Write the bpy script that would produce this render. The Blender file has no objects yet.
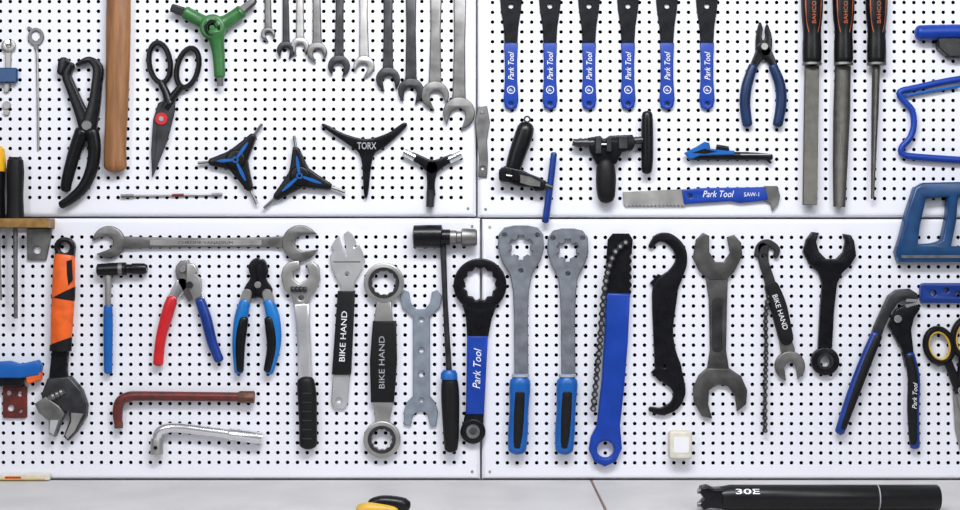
import bpy, bmesh, math
from mathutils import Vector
from mathutils.geometry import tessellate_polygon
S=0.002; D=3.0; ZC=1.35
scene=bpy.context.scene
COL=scene.collection
def W(x,y,d=0.0): return Vector(((x-480)*S,-d*S,ZC+(255-y)*S))
# ---------------------------------------------------------------- materials
def mat(name,col,metal=0.0,rough=0.5,var=0.12,scale=60,bump=0.0,bscale=300,col2=None,stretch=None,coat=0.0,spec=0.5):
    m=bpy.data.materials.new(name); m.use_nodes=True
    nt=m.node_tree; b=nt.nodes['Principled BSDF']
    tc=nt.nodes.new('ShaderNodeTexCoord'); n=nt.nodes.new('ShaderNodeTexNoise')
    n.inputs['Scale'].default_value=scale; n.inputs['Detail'].default_value=4
    src=tc.outputs['Object']
    if stretch:
        mp=nt.nodes.new('ShaderNodeMapping'); mp.inputs['Scale'].default_value=stretch
        nt.links.new(src,mp.inputs[0]); src=mp.outputs[0]
    nt.links.new(src,n.inputs['Vector'])
    r=nt.nodes.new('ShaderNodeValToRGB')
    c2=col2 if col2 else tuple(max(0,c*(1-var*2)) for c in col)
    c1=col if col2 else tuple(min(1,c*(1+var)) for c in col)
    r.color_ramp.elements[0].position=0.35; r.color_ramp.elements[1].position=0.65
    r.color_ramp.elements[0].color=(*c2,1); r.color_ramp.elements[1].color=(*c1,1)
    nt.links.new(n.outputs['Fac'],r.inputs[0]); nt.links.new(r.outputs[0],b.inputs['Base Color'])
    mr=nt.nodes.new('ShaderNodeMapRange'); mr.inputs['To Min'].default_value=max(0.02,rough-0.07); mr.inputs['To Max'].default_value=min(1,rough+0.07)
    nt.links.new(n.outputs['Fac'],mr.inputs[0]); nt.links.new(mr.outputs[0],b.inputs['Roughness'])
    b.inputs['Metallic'].default_value=metal
    b.inputs['Specular IOR Level'].default_value=spec
    if coat: b.inputs['Coat Weight'].default_value=coat
    if bump:
        n2=nt.nodes.new('ShaderNodeTexNoise'); n2.inputs['Scale'].default_value=bscale
        nt.links.new(src,n2.inputs['Vector'])
        bp=nt.nodes.new('ShaderNodeBump'); bp.inputs['Strength'].default_value=bump; bp.inputs['Distance'].default_value=0.001
        nt.links.new(n2.outputs['Fac'],bp.inputs['Height']); nt.links.new(bp.outputs[0],b.inputs['Normal'])
    return m
M={}
M['board']=mat('powder_coated_white',(0.76,0.765,0.82),0,0.4,0.01,3)
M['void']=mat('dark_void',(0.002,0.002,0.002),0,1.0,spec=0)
M['wall']=mat('painted_wall',(0.5,0.5,0.5),0,0.8,0.03,2)
M['table']=mat('grey_laminate',(0.53,0.515,0.51),0,0.5,0.04,8,0.05,80)
M['floor']=mat('concrete_floor',(0.3,0.3,0.3),0,0.7,0.1,4,0.1,40)
M['tan']=mat('tan_edge',(0.22,0.13,0.08),0,0.6)
M['steel']=mat('satin_steel',(0.44,0.43,0.415),0.9,0.42,0.10,25,0.10,70)
M['bright']=mat('bright_steel',(0.74,0.74,0.75),0.75,0.30,0.05,25,0.08,70)
M['chrome']=mat('chrome',(0.80,0.80,0.82),0.95,0.18,0.03,30,0.05,60)
M['grey']=mat('galvanised_grey_steel',(0.27,0.29,0.33),0.75,0.42,0.10,50,0.12,90)
M['pale']=mat('pale_zinc_steel',(0.29,0.33,0.39),0.6,0.45,0.08,50,0.08,90)
M['mid']=mat('worn_grey_steel',(0.22,0.215,0.21),0.85,0.44,0.16,35,0.12,80)
M['dark']=mat('blackened_steel',(0.062,0.062,0.066),0.8,0.38,0.15,40,0.12,80)
M['bsteel']=mat('black_oxide_steel',(0.006,0.006,0.008),0.1,0.28,0.15,60,0.04,100,spec=0.3)
M['black']=mat('black_plastic',(0.005,0.005,0.006),0,0.32,0.1,80,0.03,200,spec=0.3)
M['rubber']=mat('black_rubber',(0.006,0.006,0.007),0,0.5,0.1,80,0.1,400,spec=0.25)
M['dgrey']=mat('dark_grey_rubber',(0.022,0.023,0.026),0,0.5,0.1,80,0.08,400,spec=0.3)
M['blue']=mat('royal_blue_vinyl',(0.004,0.042,0.32),0,0.38,0.06,30,0.03,200,spec=0.35)
M['lblue']=mat('bright_blue_plastic',(0.006,0.10,0.38),0,0.35,0.06,30,spec=0.4)
M['sky']=mat('sky_blue_plastic',(0.008,0.15,0.46),0,0.32,0.06,30,spec=0.4)
M['navy']=mat('navy_blue_grip',(0.005,0.022,0.08),0,0.4,0.1,40,spec=0.35)
M['pblue']=mat('painted_blue_steel',(0.006,0.034,0.22),0.1,0.3,0.1,40)
M['tblue']=mat('teal_blue_paint',(0.005,0.048,0.15),0.1,0.3,0.1,40)
M['orange']=mat('orange_tape',(0.78,0.115,0.010),0,0.45,0.1,40,0.2,90)
M['rust_orange']=mat('muted_orange_rubber',(0.38,0.075,0.015),0,0.5,0.1,40)
M['red']=mat('red_plastic',(0.55,0.012,0.018),0,0.35,0.08,40)
M['rred']=mat('worn_red_paint',(0.17,0.020,0.015),0.2,0.40,0.2,60,0.1,120,col2=(0.075,0.02,0.017))
M['rust']=mat('rusty_steel',(0.15,0.07,0.045),0.6,0.5,0.2,90)
M['green']=mat('green_plastic',(0.030,0.14,0.035),0,0.35,0.1,40)
M['wood']=mat('varnished_wood',(0.30,0.135,0.048),0,0.42,0,18,0.1,60,col2=(0.19,0.078,0.028),stretch=(6,6,0.6))
M['brass']=mat('worn_brass',(0.34,0.19,0.06),0.5,0.45,0.15,60)
M['yellow']=mat('yellow_plastic',(0.75,0.40,0.01),0,0.35,0.08,40)
M['ochre']=mat('dull_yellow_plastic',(0.60,0.36,0.03),0,0.4,0.08,40)
M['white']=mat('white_print',(0.78,0.78,0.80),0,0.5,0.02,20)
M['cream']=mat('cream_plastic',(0.66,0.62,0.52),0,0.5,0.05,60)
M['lgrey']=mat('light_grey_print',(0.35,0.36,0.38),0,0.5,0.05,20)
def filemat():
    m=mat('cross_cut_file_steel',(0.10,0.095,0.085),0.85,0.42,0.1,60)
    nt=m.node_tree; b=nt.nodes['Principled BSDF']
    tc=nt.nodes.new('ShaderNodeTexCoord'); mp=nt.nodes.new('ShaderNodeMapping'); mp.inputs['Rotation'].default_value=(0,math.radians(30),0)
    w=nt.nodes.new('ShaderNodeTexWave'); w.bands_direction='Z'; w.inputs['Scale'].default_value=150
    bp=nt.nodes.new('ShaderNodeBump'); bp.inputs['Strength'].default_value=0.5; bp.inputs['Distance'].default_value=0.001
    nt.links.new(tc.outputs['Object'],mp.inputs[0]); nt.links.new(mp.outputs[0],w.inputs['Vector']); nt.links.new(w.outputs['Fac'],bp.inputs['Height']); nt.links.new(bp.outputs[0],b.inputs['Normal'])
    return m
M['file']=filemat()
# ---------------------------------------------------------------- shapes (px, px, depth)
def cr(p,n=6,closed=False):
    out=[];N=len(p)
    rng=range(N) if closed else range(N-1)
    for i in rng:
        if closed: a,b,c,d=p[i-1],p[i],p[(i+1)%N],p[(i+2)%N]
        else: a,b,c,d=p[max(i-1,0)],p[i],p[i+1],p[min(i+2,N-1)]
        for k in range(n):
            t=k/n;t2=t*t;t3=t2*t
            out.append(tuple(0.5*((2*B)+(-A+C)*t+(2*A-5*B+4*C-E)*t2+(-A+3*B-3*C+E)*t3) for A,B,C,E in zip(a,b,c,d)))
    if not closed: out.append(tuple(p[-1]))
    return out
def dedupe(o):
    r=[]
    for p in o:
        if not r or math.hypot(p[0]-r[-1][0],p[1]-r[-1][1])>0.03: r.append((p[0],p[1]))
    while len(r)>3 and math.hypot(r[0][0]-r[-1][0],r[0][1]-r[-1][1])<0.03: r.pop()
    return r
def area(o): return 0.5*sum(o[i-1][0]*o[i][1]-o[i][0]*o[i-1][1] for i in range(len(o)))
def inset(o,d,hole=False):
    s=1 if area(o)>0 else -1
    if hole: s=-s
    out=[];N=len(o)
    for i in range(N):
        a,b,c=o[i-1],o[i],o[(i+1)%N]
        e1=(b[0]-a[0],b[1]-a[1]);e2=(c[0]-b[0],c[1]-b[1])
        l1=math.hypot(*e1);l2=math.hypot(*e2)
        n1=(-e1[1]/l1*s,e1[0]/l1*s);n2=(-e2[1]/l2*s,e2[0]/l2*s)
        mx,my=n1[0]+n2[0],n1[1]+n2[1];l=math.hypot(mx,my)
        if l<1e-3: out.append((b[0]+n1[0]*d,b[1]+n1[1]*d));continue
        mx/=l;my/=l;cs=max(0.55,mx*n1[0]+my*n1[1])
        out.append((b[0]+mx*d/cs,b[1]+my*d/cs))
    return out
def ext(o,z0=0.3,z1=4,b=0.6,holes=(),smooth=0):
    if smooth: o=cr(o,smooth,True)
    loops=[dedupe(o)]+[dedupe(h) for h in holes]
    seg=3 if b>=1.2 else 1
    prof=[(0,z0),(0,z1-b)]
    for k in range(1,seg+1):
        t=math.pi/2*k/seg
        prof.append((b*(1-math.cos(t)),z1-b+b*math.sin(t)) if seg>1 else (b,z1))
    V=[];F=[];FL=[];caps=[[],[]]
    for li,lp in enumerate(loops):
        rings=[]
        for (ins,z) in prof:
            q=inset(lp,ins,li>0) if ins>0 else lp
            st=len(V);V+= [(x,y,z) for x,y in q];rings.append(st)
        n=len(lp)
        for r in range(len(rings)-1):
            A,B=rings[r],rings[r+1]
            for i in range(n):
                j=(i+1)%n;F.append((A+i,A+j,B+j,B+i));FL.append(0)
        caps[0].append((rings[0],n));caps[1].append((rings[-1],n))
    for c in caps:
        polys=[[Vector((V[s+i][0],V[s+i][1],0)) for i in range(n)] for s,n in c]
        idx=[s+i for s,n in c for i in range(n)]
        for t in tessellate_polygon(polys):
            F.append(tuple(idx[k] for k in t));FL.append(1)
    return (V,F,FL)
def circ(cx,cy,r,n=36,ry=None,rot=0):
    ry=ry or r;c,s=math.cos(math.radians(rot)),math.sin(math.radians(rot));o=[]
    for k in range(n):
        a=2*math.pi*k/n;x,y=r*math.cos(a),ry*math.sin(a);o.append((cx+x*c-y*s,cy+x*s+y*c))
    return o
def star(cx,cy,r1,r2,n=12):
    return [(cx+(r1 if k%2 else r2)*math.cos(math.pi*k/n),cy+(r1 if k%2 else r2)*math.sin(math.pi*k/n)) for k in range(2*n)]
def notch(cx,cy,r,n,d=3.0,w=0.26,off=0.0):
    # round opening with n square notches cut outward
    o=[]
    for k in range(n):
        a=2*math.pi*k/n+off
        for da,rr in ((-w,r),(-w*0.75,r+d),(w*0.75,r+d),(w,r)):
            o.append((cx+rr*math.cos(a+da),cy+rr*math.sin(a+da)))
        nx=2*math.pi/n-2*w
        for j in (1,2): o.append((cx+r*math.cos(a+w+nx*j/3),cy+r*math.sin(a+w+nx*j/3)))
    return o
def rect(x0,y0,x1,y1): return [(x0,y0),(x1,y0),(x1,y1),(x0,y1)]
def rrect(x0,y0,x1,y1,r=3,n=4):
    o=[]
    for cx,cy,a0 in ((x1-r,y1-r,0),(x0+r,y1-r,90),(x0+r,y0+r,180),(x1-r,y0+r,270)):
        for k in range(n+1):
            a=math.radians(a0+90*k/n);o.append((cx+r*math.cos(a),cy+r*math.sin(a)))
    return o
def outline(path,smooth=5,cap=True):
    p=cr(path,smooth) if smooth and len(path)>2 else list(path)
    L=[];R=[];N=len(p);ang=0
    for i in range(N):
        a=p[max(i-1,0)];c=p[min(i+1,N-1)]
        dx,dy=c[0]-a[0],c[1]-a[1];l=math.hypot(dx,dy) or 1
        nx,ny=-dy/l,dx/l;w=p[i][2]/2
        L.append((p[i][0]+nx*w,p[i][1]+ny*w));R.append((p[i][0]-nx*w,p[i][1]-ny*w))
    def capf(c,fr,w):
        a0=math.atan2(fr[1]-c[1],fr[0]-c[0]);return [(c[0]+w/2*math.cos(a0-math.pi*k/8),c[1]+w/2*math.sin(a0-math.pi*k/8)) for k in range(1,8)]
    o=list(L)
    if cap: o+=capf(p[-1],L[-1],p[-1][2])
    o+=R[::-1]
    if cap: o+=capf(p[0],R[0],p[0][2])
    return o
def stroke(path,z0=0.3,z1=4,b=0.6,smooth=5,cap=True,holes=()):
    return ext(outline(path,smooth,cap),z0,z1,b,holes)
def tube(path,flat=1.0,n=16,smooth=0,closed=False):
    p=cr(path,smooth,closed) if smooth else list(path)
    V=[];F=[];N=len(p)
    for i in range(N):
        if closed: a=p[i-1];c=p[(i+1)%N]
        else: a=p[max(i-1,0)];c=p[min(i+1,N-1)]
        t=Vector((c[0]-a[0],c[1]-a[1],c[2]-a[2]));
        if t.length<1e-6: t=Vector((0,1,0))
        t.normalize()
        zz=Vector((0,0,1)) if abs(t.z)<0.95 else Vector((1,0,0))
        u=t.cross(zz).normalized();v=u.cross(t).normalized()
        for k in range(n):
            an=2*math.pi*k/n
            q=u*(p[i][3]*math.cos(an))+v*(p[i][3]*flat*math.sin(an))
            V.append((p[i][0]+q.x,p[i][1]+q.y,p[i][2]+q.z))
    for i in range(N if closed else N-1):
        j=(i+1)%N
        for k in range(n):
            l=(k+1)%n;F.append((i*n+k,i*n+l,j*n+l,j*n+k))
    FL=[0]*len(F)
    if not closed:
        F.append(tuple(range(n)));F.append(tuple((N-1)*n+k for k in range(n)));FL+=[1,1]
    return (V,F,FL)
def band(cx,y0,y1,z,r,flat,sl0,sl1,lean=0.0,n=28):
    V=[];F=[]
    for (yy,sl) in ((y0,sl0),(y0*0.5+y1*0.5,(sl0+sl1)/2),(y1,sl1)):
        for k in range(n):
            an=2*math.pi*k/n;y=yy+sl*math.cos(an)
            V.append((cx+(y-y0)*lean+r*math.cos(an),y,z+r*flat*math.sin(an)))
    for i in range(2):
        for k in range(n):
            l=(k+1)%n;F.append((i*n+k,i*n+l,(i+1)*n+l,(i+1)*n+k))
    return (V,F,[0]*len(F))
def grip(path,flat=0.8,n=16,smooth=4):
    p=cr(path,smooth) if len(path)>2 else list(path)
    def endcap(a,b):
        dx,dy,dz=a[0]-b[0],a[1]-b[1],a[2]-b[2];l=math.sqrt(dx*dx+dy*dy+dz*dz) or 1;r=a[3];o=[]
        for f,g in ((0.0,1.0),(0.38,0.92),(0.7,0.7),(0.92,0.38),(1.0,0.05)):
            k=(f-1)*r*0.6
            o.append((a[0]+dx/l*k,a[1]+dy/l*k,a[2]+dz/l*k,r*g))
        return o
    s=endcap(p[0],p[1])[::-1];e=endcap(p[-1],p[-2])
    def far(q,r0): return math.dist(q[:3],r0[:3])>r0[3]*0.65
    mid=[q for q in p if far(q,p[0]) and far(q,p[-1])]
    return tube(s+mid+e,flat,n)
def box(x0,y0,x1,y1,z0=0.3,z1=4,b=0.5): return ext(rect(x0,y0,x1,y1),z0,z1,b)
def rot(o,cx,cy,a):
    c,s=math.cos(math.radians(a)),math.sin(math.radians(a));return [(cx+x*c-y*s,cy+x*s+y*c) for x,y in o]
def jawo(cx,cy,r,j,ang,depth=0.1,spread=38,tip=0.95,asym=0):
    o=[(r*tip,-j/2)]
    n=22
    for k in range(n+1):
        a=math.radians(-spread-(360-2*spread)*k/n);o.append((r*math.cos(a),r*math.sin(a)))
    o.append((r*tip+asym,j/2))
    o+=[(j*depth,j/2),(-j*0.22,j*0.30),(-j*0.34,0),(-j*0.22,-j*0.30),(j*depth,-j/2)]
    return rot(o,cx,cy,ang)
def jaw(cx,cy,r,j,ang,z0=0.3,z1=5,b=1.2,**k): return ext(jawo(cx,cy,r,j,ang,**k),z0,z1,b)
def ring(cx,cy,ro,ri,z0=0.3,z1=5,b=0.8,tooth=0,n=12):
    h=star(cx,cy,ri,ri-tooth,n) if tooth else circ(cx,cy,ri)
    return ext(circ(cx,cy,ro),z0,z1,b,[h])
def disc(cx,cy,r,z0,z1,b=0.4,n=28): return ext(circ(cx,cy,r,n),z0,z1,b)
def hexp(cx,cy,r,a=0): return circ(cx,cy,r,6,rot=a)
_tc={}
def text(s,cx,cy,L,H,ang=0,z=5,shear=0.0,bold=0.01):
    key=(s,shear,bold)
    if key not in _tc:
        c=bpy.data.curves.new('t','FONT');c.body=s;c.shear=shear;c.offset=bold;c.resolution_u=3
        o=bpy.data.objects.new('t',c);COL.objects.link(o);bpy.context.view_layer.update()
        dg=bpy.context.evaluated_depsgraph_get()
        me=bpy.data.meshes.new_from_object(o.evaluated_get(dg))
        vs=[(v.co.x,v.co.y) for v in me.vertices];fs=[tuple(p.vertices) for p in me.polygons]
        bpy.data.objects.remove(o);bpy.data.curves.remove(c);bpy.data.meshes.remove(me)
        _tc[key]=(vs,fs)
    vs,fs=_tc[key]
    x0=min(v[0] for v in vs);x1=max(v[0] for v in vs);y0=min(v[1] for v in vs);y1=max(v[1] for v in vs)
    a=math.radians(ang);dx,dy=math.cos(a),math.sin(a);ux,uy=math.sin(a),-math.cos(a)
    V=[]
    for x,y in vs:
        u=((x-x0)/(x1-x0)-0.5)*L;v=((y-y0)/(y1-y0)-0.5)*H
        V.append((cx+u*dx+v*ux,cy+u*dy+v*uy,z))
    return (V,list(fs),[1]*len(fs))
def wrap(sh,yc,zc,R):
    V=[]
    for x,y,z in sh[0]:
        t=(yc-y)/R;V.append((x,yc-R*math.sin(t),zc+R*math.cos(t)))
    return (V,sh[1],sh[2])
def chain(path,r=3.0,z=3.0,step=6.6):
    p=cr(path,16);pts=[p[0][:2]];acc=0
    for i in range(1,len(p)):
        d=math.dist(p[i][:2],p[i-1][:2]);acc+=d
        if acc>=step: pts.append(p[i][:2]);acc=0
    sh=[]
    for i in range(len(pts)-1):
        a,b=pts[i],pts[i+1];m=((a[0]+b[0])/2,(a[1]+b[1])/2);o=2.0 if i%2 else 0.9
        for q0,q1 in ((z+o,z+o+0.9),(z-o-0.9,z-o)):
            sh.append(stroke([(a[0],a[1],r*1.9),(m[0],m[1],r*0.85),(b[0],b[1],r*1.9)],q0,q1,0.25,smooth=3))
    return sh,[disc(a[0],a[1],r*0.5,z-3.1,z+3.3,0.3,10) for a in pts]
# ---------------------------------------------------------------- assembly
SPLIT={'hub','screw_head','tip','tape_band','slot','tooth','lug','end_shank','handle_rib','bracket_block','edge_stripe','collar_ring','key_pin'}
def merge(shapes):
    V=[];F=[];FL=[]
    for v,f,l in shapes:
        o=len(V);V+=v;F+=[tuple(i+o for i in q) for q in f];FL+=l
    return V,F,FL
def mkmesh(name,shapes,m,ax,ay,dz=0):
    V,F,FL=merge(shapes)
    me=bpy.data.meshes.new(name)
    me.from_pydata([((x-ax)*S,-(z+dz)*S,(ay-y)*S) for x,y,z in V],[],F)
    me.polygons.foreach_set('use_smooth',[not f for f in FL])
    bm=bmesh.new();bm.from_mesh(me);bmesh.ops.recalc_face_normals(bm,faces=bm.faces);bm.to_mesh(me);bm.free()
    me.set_sharp_from_angle(angle=math.radians(38))
    me.materials.append(M[m]);me.update()
    return me
def thing(name,label,cat,parts,group=None,comp=True,kind=None):
    pts=[v for p in parts for s in p[2] for v in s[0]]
    ax=(min(p[0] for p in pts)+max(p[0] for p in pts))/2;ay=(min(p[1] for p in pts)+max(p[1] for p in pts))/2
    zmin=min(p[2] for p in pts);dz=max(0,0.3-zmin)
    dm=(zmin+max(p[2] for p in pts))/2
    k=1-dm*S/D if comp else 1
    loc=Vector(((ax-480)*S*k,0,ZC+(255-ay)*S*k))
    q=[]
    for p in parts:
        if p[0] in SPLIT and len(p[2])>1: q+=[(p[0],p[1],[s])+tuple(p[3:]) for s in p[2]]
        else: q.append(p)
    parts=q
    if len(parts)==1:
        root=bpy.data.objects.new(name,mkmesh(name,parts[0][2],parts[0][1],ax,ay,dz))
    else:
        root=bpy.data.objects.new(name,None);root.empty_display_size=0.02
    COL.objects.link(root);root.location=loc
    root['label']=label;root['category']=cat
    if group: root['group']=group
    if kind: root['kind']=kind
    if len(parts)>1:
        made={}
        for p in parts:
            o=bpy.data.objects.new(p[0],mkmesh(p[0],p[2],p[1],ax,ay,dz));COL.objects.link(o)
            o.parent=made.get(p[3],root) if len(p)>3 and p[3] else root
            made.setdefault(p[0],o)
            if len(p)>4: o['label']=p[4]
    return root
# ---------------------------------------------------------------- setting
def simplebox(name,x0,x1,y0,y1,z0,z1,m,kind=None,parent=None,label=None,cat=None):
    me=bpy.data.meshes.new(name)
    c=Vector(((x0+x1)/2,(y0+y1)/2,(z0+z1)/2))
    vs=[(x-c.x,y-c.y,z-c.z) for x in (x0,x1) for y in (y0,y1) for z in (z0,z1)]
    me.from_pydata(vs,[],[(0,1,3,2),(4,6,7,5),(0,4,5,1),(2,3,7,6),(0,2,6,4),(1,5,7,3)])
    me.materials.append(M[m]);bm=bmesh.new();bm.from_mesh(me);bmesh.ops.recalc_face_normals(bm,faces=bm.faces)
    bmesh.ops.bevel(bm,geom=bm.edges[:],offset=0.001,segments=2,affect='EDGES') if not kind else None
    bm.to_mesh(me);bm.free()
    o=bpy.data.objects.new(name,me);COL.objects.link(o);o.location=c
    if kind:o['kind']=kind
    if parent:o.parent=parent;o.location=c-parent.location
    if label:o['label']=label;o['category']=cat
    return o
simplebox('wall_back',-2.2,2.2,0.032,0.15,0,2.8,'wall','structure')
simplebox('floor',-2.2,2.2,-4.2,0.15,-0.1,0,'floor','structure')
def panel(label,X0,Y0,X1,Y1,hx0,hy0,nx,ny,p=9.8,r=1.9):
    NH=12;V=[];F=[];SM=[]
    sq=[]
    h=p/2
    for k in range(NH):
        a=2*math.pi*(k)/NH+math.pi/4
        c,s=math.cos(a),math.sin(a);m=max(abs(c),abs(s));sq.append((c/m*h,s/m*h))
    ci=[(r*math.cos(2*math.pi*k/NH+math.pi/4),r*math.sin(2*math.pi*k/NH+math.pi/4)) for k in range(NH)]
    for i in range(nx):
        for j in range(ny):
            cx,cy=hx0+i*p,hy0+j*p;o=len(V)
            V+=[(cx+x,cy+y,0) for x,y in sq]+[(cx+x,cy+y,0) for x,y in ci]+[(cx+x,cy+y,-0.6) for x,y in ci]
            for k in range(NH):
                l=(k+1)%NH
                F.append((o+k,o+l,o+NH+l,o+NH+k));F.append((o+NH+k,o+NH+l,o+2*NH+l,o+2*NH+k));SM+=[0,0]
    gx0,gy0=hx0-h,hy0-h;gx1,gy1=gx0+nx*p,gy0+ny*p
    def q(x0,y0,x1,y1):
        o=len(V);V.extend([(x0,y0,0),(x1,y0,0),(x1,y1,0),(x0,y1,0)]);F.append((o,o+1,o+2,o+3));SM.append(0)
    e=4.5;a0,b0,a1,b1=X0+e,Y0+e,X1-e,Y1-e
    q(a0,b0,a1,gy0);q(a0,gy1,a1,b1);q(a0,gy0,gx0,gy1);q(gx1,gy0,a1,gy1)
    o=len(V);rows=[]
    for k in range(7):
        t=math.pi/2*k/6;d=e*math.sin(t);rows.append((d,-e*(1-math.cos(t))))
    rows.append((e,-9))
    for d,z in rows:
        V.extend([(a0-d,b0-d,z),(a1+d,b0-d,z),(a1+d,b1+d,z),(a0-d,b1+d,z)])
    for r_ in range(len(rows)-1):
        for i in range(4):
            j=(i+1)%4;F.append((o+r_*4+i,o+r_*4+j,o+r_*4+4+j,o+r_*4+4+i));SM.append(1)
    ax,ay=(X0+X1)/2,(Y0+Y1)/2
    root=bpy.data.objects.new('pegboard_panel',None);COL.objects.link(root);root.location=W(ax,ay)
    root['label']=label;root['category']='pegboard';root['group']='perforated wall panels'
    def mk(nm,V,F,m,SM=None):
        me=bpy.data.meshes.new(nm);me.from_pydata([((x-ax)*S,-z*S,(ay-y)*S) for x,y,z in V],[],F);me.materials.append(M[m])
        if SM: me.polygons.foreach_set('use_smooth',[bool(s) for s in SM])
        bm=bmesh.new();bm.from_mesh(me);bmesh.ops.recalc_face_normals(bm,faces=bm.faces)
        bm.to_mesh(me);bm.free();me.set_sharp_from_angle(angle=math.radians(40))
        ob=bpy.data.objects.new(nm,me);COL.objects.link(ob);ob.parent=root;return ob
    mk('perforated_sheet',V,F,'board',SM)
    mk('hole_shade_sheet',[(X0+2,Y0+2,-7),(X1-2,Y0+2,-7),(X1-2,Y1-2,-7),(X0+2,Y1-2,-7)],[(0,1,2,3)],'void')  # added black sheet, its colour stands in for the shade behind the holes
    for (sx,sy) in ((X0+8,Y0+8),(X1-8,Y0+8),(X0+8,Y1-8),(X1-8,Y1-8)):
        o2=bpy.data.objects.new('screw_head',mkmesh('screw_head',[disc(sx,sy,1.4,0,0.8,0.3,12)],'steel',ax,ay));COL.objects.link(o2);o2.parent=root
P=9.8
panel('upper white perforated steel panel behind the hex and combination wrenches',-110,-125,476,216.4,461-58*P,197.5-32*P,59,33)
panel('upper white perforated steel panel behind the blue cone wrenches',477.6,-125,1070,217.2,492.5,198.5-32*P,58,33)
panel('lower white perforated steel panel above the bench behind wide wrenches',-110,218.2,480.2,479.6,464-58*P,237,59,24)
panel('lower white perforated steel panel above the bench behind the chain whips',481.8,219.0,1070,479.6,497.5,237.4,58,24)
# workbench
TZ=ZC+(255-480)*S
def bench(x0,x1,label):
    r=bpy.data.objects.new('workbench',None);COL.objects.link(r);r.location=((x0+x1)/2,-0.35,0)
    r['label']=label;r['category']='workbench';r['group']='workbenches under the tool wall'
    simplebox('worktop',x0,x1,-0.75,0.0,TZ-0.04,TZ,'table',parent=r)
    for X in (x0+0.06,x1-0.06):
        for Y in (-0.69,-0.06): simplebox('leg',X-0.03,X+0.03,Y-0.03,Y+0.03,0.0,TZ-0.041,'mid',parent=r)
    return r
xs=(591-480)*S
bench(-1.25,xs-0.0022,'light grey laminate workbench standing against the tool wall')
b2=bench(xs+0.0022,1.25,'light grey laminate workbench with a tan edging strip')
simplebox('edge_strip',xs-0.0021,xs+0.0021,-0.745,-0.002,TZ-0.03,TZ+0.0005,'tan',parent=b2)

# ================================================================ TOOLS upper left
thing('spoke_wrench','small steel spoke wrench with blue clip','wrench',[
 ('body','steel',[jaw(8,46,7,5,-90,0.3,4),stroke([(8,50,6),(7.5,70,5),(6,90,5)],0.3,3.5)]),
 ('clip','tblue',[ext(rrect(-6,68,18,83,2),3.5,8,1)]),
 ('screw_head','chrome',[disc(8,42,2.5,4,5.5)]),('tip','steel',[disc(6,105,4,0.3,3),disc(6,112,3,0.3,3)])])
thing('hooked_rod','thin steel rod tool with looped eye end','rod tool',[
 ('eye','mid',[ext(circ(36,37,8,28,9),0.3,2.6,0.6,[circ(36,36,4.6,20,5)]),stroke([(33,31,3),(29,28,3)],0.4,2.5),stroke([(36,45,5),(37,52,2.5)],0.3,2.4)]),
 ('shaft','steel',[tube([(37,50,1.4,1.2),(38,100,1.4,1.2),(38.5,150,1.4,1)])])])
thing('cable_pliers','black forged pliers with long curved handles','pliers',[
 ('jaw','bsteel',[stroke([(88,130,16),(80,110,12),(72,90,10),(67,76,9),(71,66,7)],0.3,7,1.8),stroke([(64,63,11),(61,72,7)],0.3,7,1.4)]),
 ('jaw','bsteel',[stroke([(88,130,16),(94,107,12),(97,84,10),(98,68,10),(89,60,6),(78,65,4)],1.5,8,1.8)]),
 ('handle','black',[grip([(84,128,5,7.5),(77,146,5,6.8),(71,166,5,6.2),(67,182,5,5.6),(66,192,5,5)],0.85),]),
 ('handle','black',[grip([(91,128,6,7.5),(95,146,6,6.6),(93,166,6,6.2),(86,184,6,5.8),(74,197,6,5),(60,206,6,4)],0.85)]),
 ('pivot_bolt','mid',[disc(88,126,5,7,10)])])
thing('hammer','hammer with long varnished wooden handle','hammer',[
 ('handle','wood',[grip([(119,-70,8,11),(118,20,8,12.2),(117,90,8,11.5),(115,140,8,11),(115,172,8,11.5)],0.65,24)]),
 ('head','mid',[tube([(70,-78,10,10),(85,-78,10,12),(100,-78,10,9),(140,-78,10,9),(165,-78,10,3)],0.8)])])
def ellring(cx,cy,rx,ry,a,r,z,n=24,flat=1):
    return tube([(x,y,z,r) for x,y in circ(cx,cy,rx,n,ry,a)],flat,10,0,True)
thing('scissors','black workshop scissors with red pivot','scissors',[
 ('handle','black',[ellring(160,63,10.5,20,-8,2.8,4,flat=1.2),tube([(161,82,4,3.5),(166,92,4,4),(170,104,4,5)],1,12)]),
 ('handle','black',[ellring(188,68,10.5,20,14,2.8,4,flat=1.2),tube([(182,86,4,3.5),(174,96,4,4),(165,108,4,5)],1,12)]),
 ('blade','dark',[ext([(164,98),(176,97),(175,112),(168,140),(153,177),(156,150),(158,120)],3,5,0.5)]),
 ('blade','dark',[ext([(158,103),(170,98),(170,125),(160,150),(152,177),(151,150),(153,120)],0.6,2.8,0.5)]),
 ('pivot','red',[ext(circ(162,119,6.2),3.5,6.5,0.6)]),
 ('pivot_bolt','chrome',[disc(162,119,2.6,6.5,7.5)])])
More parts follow.
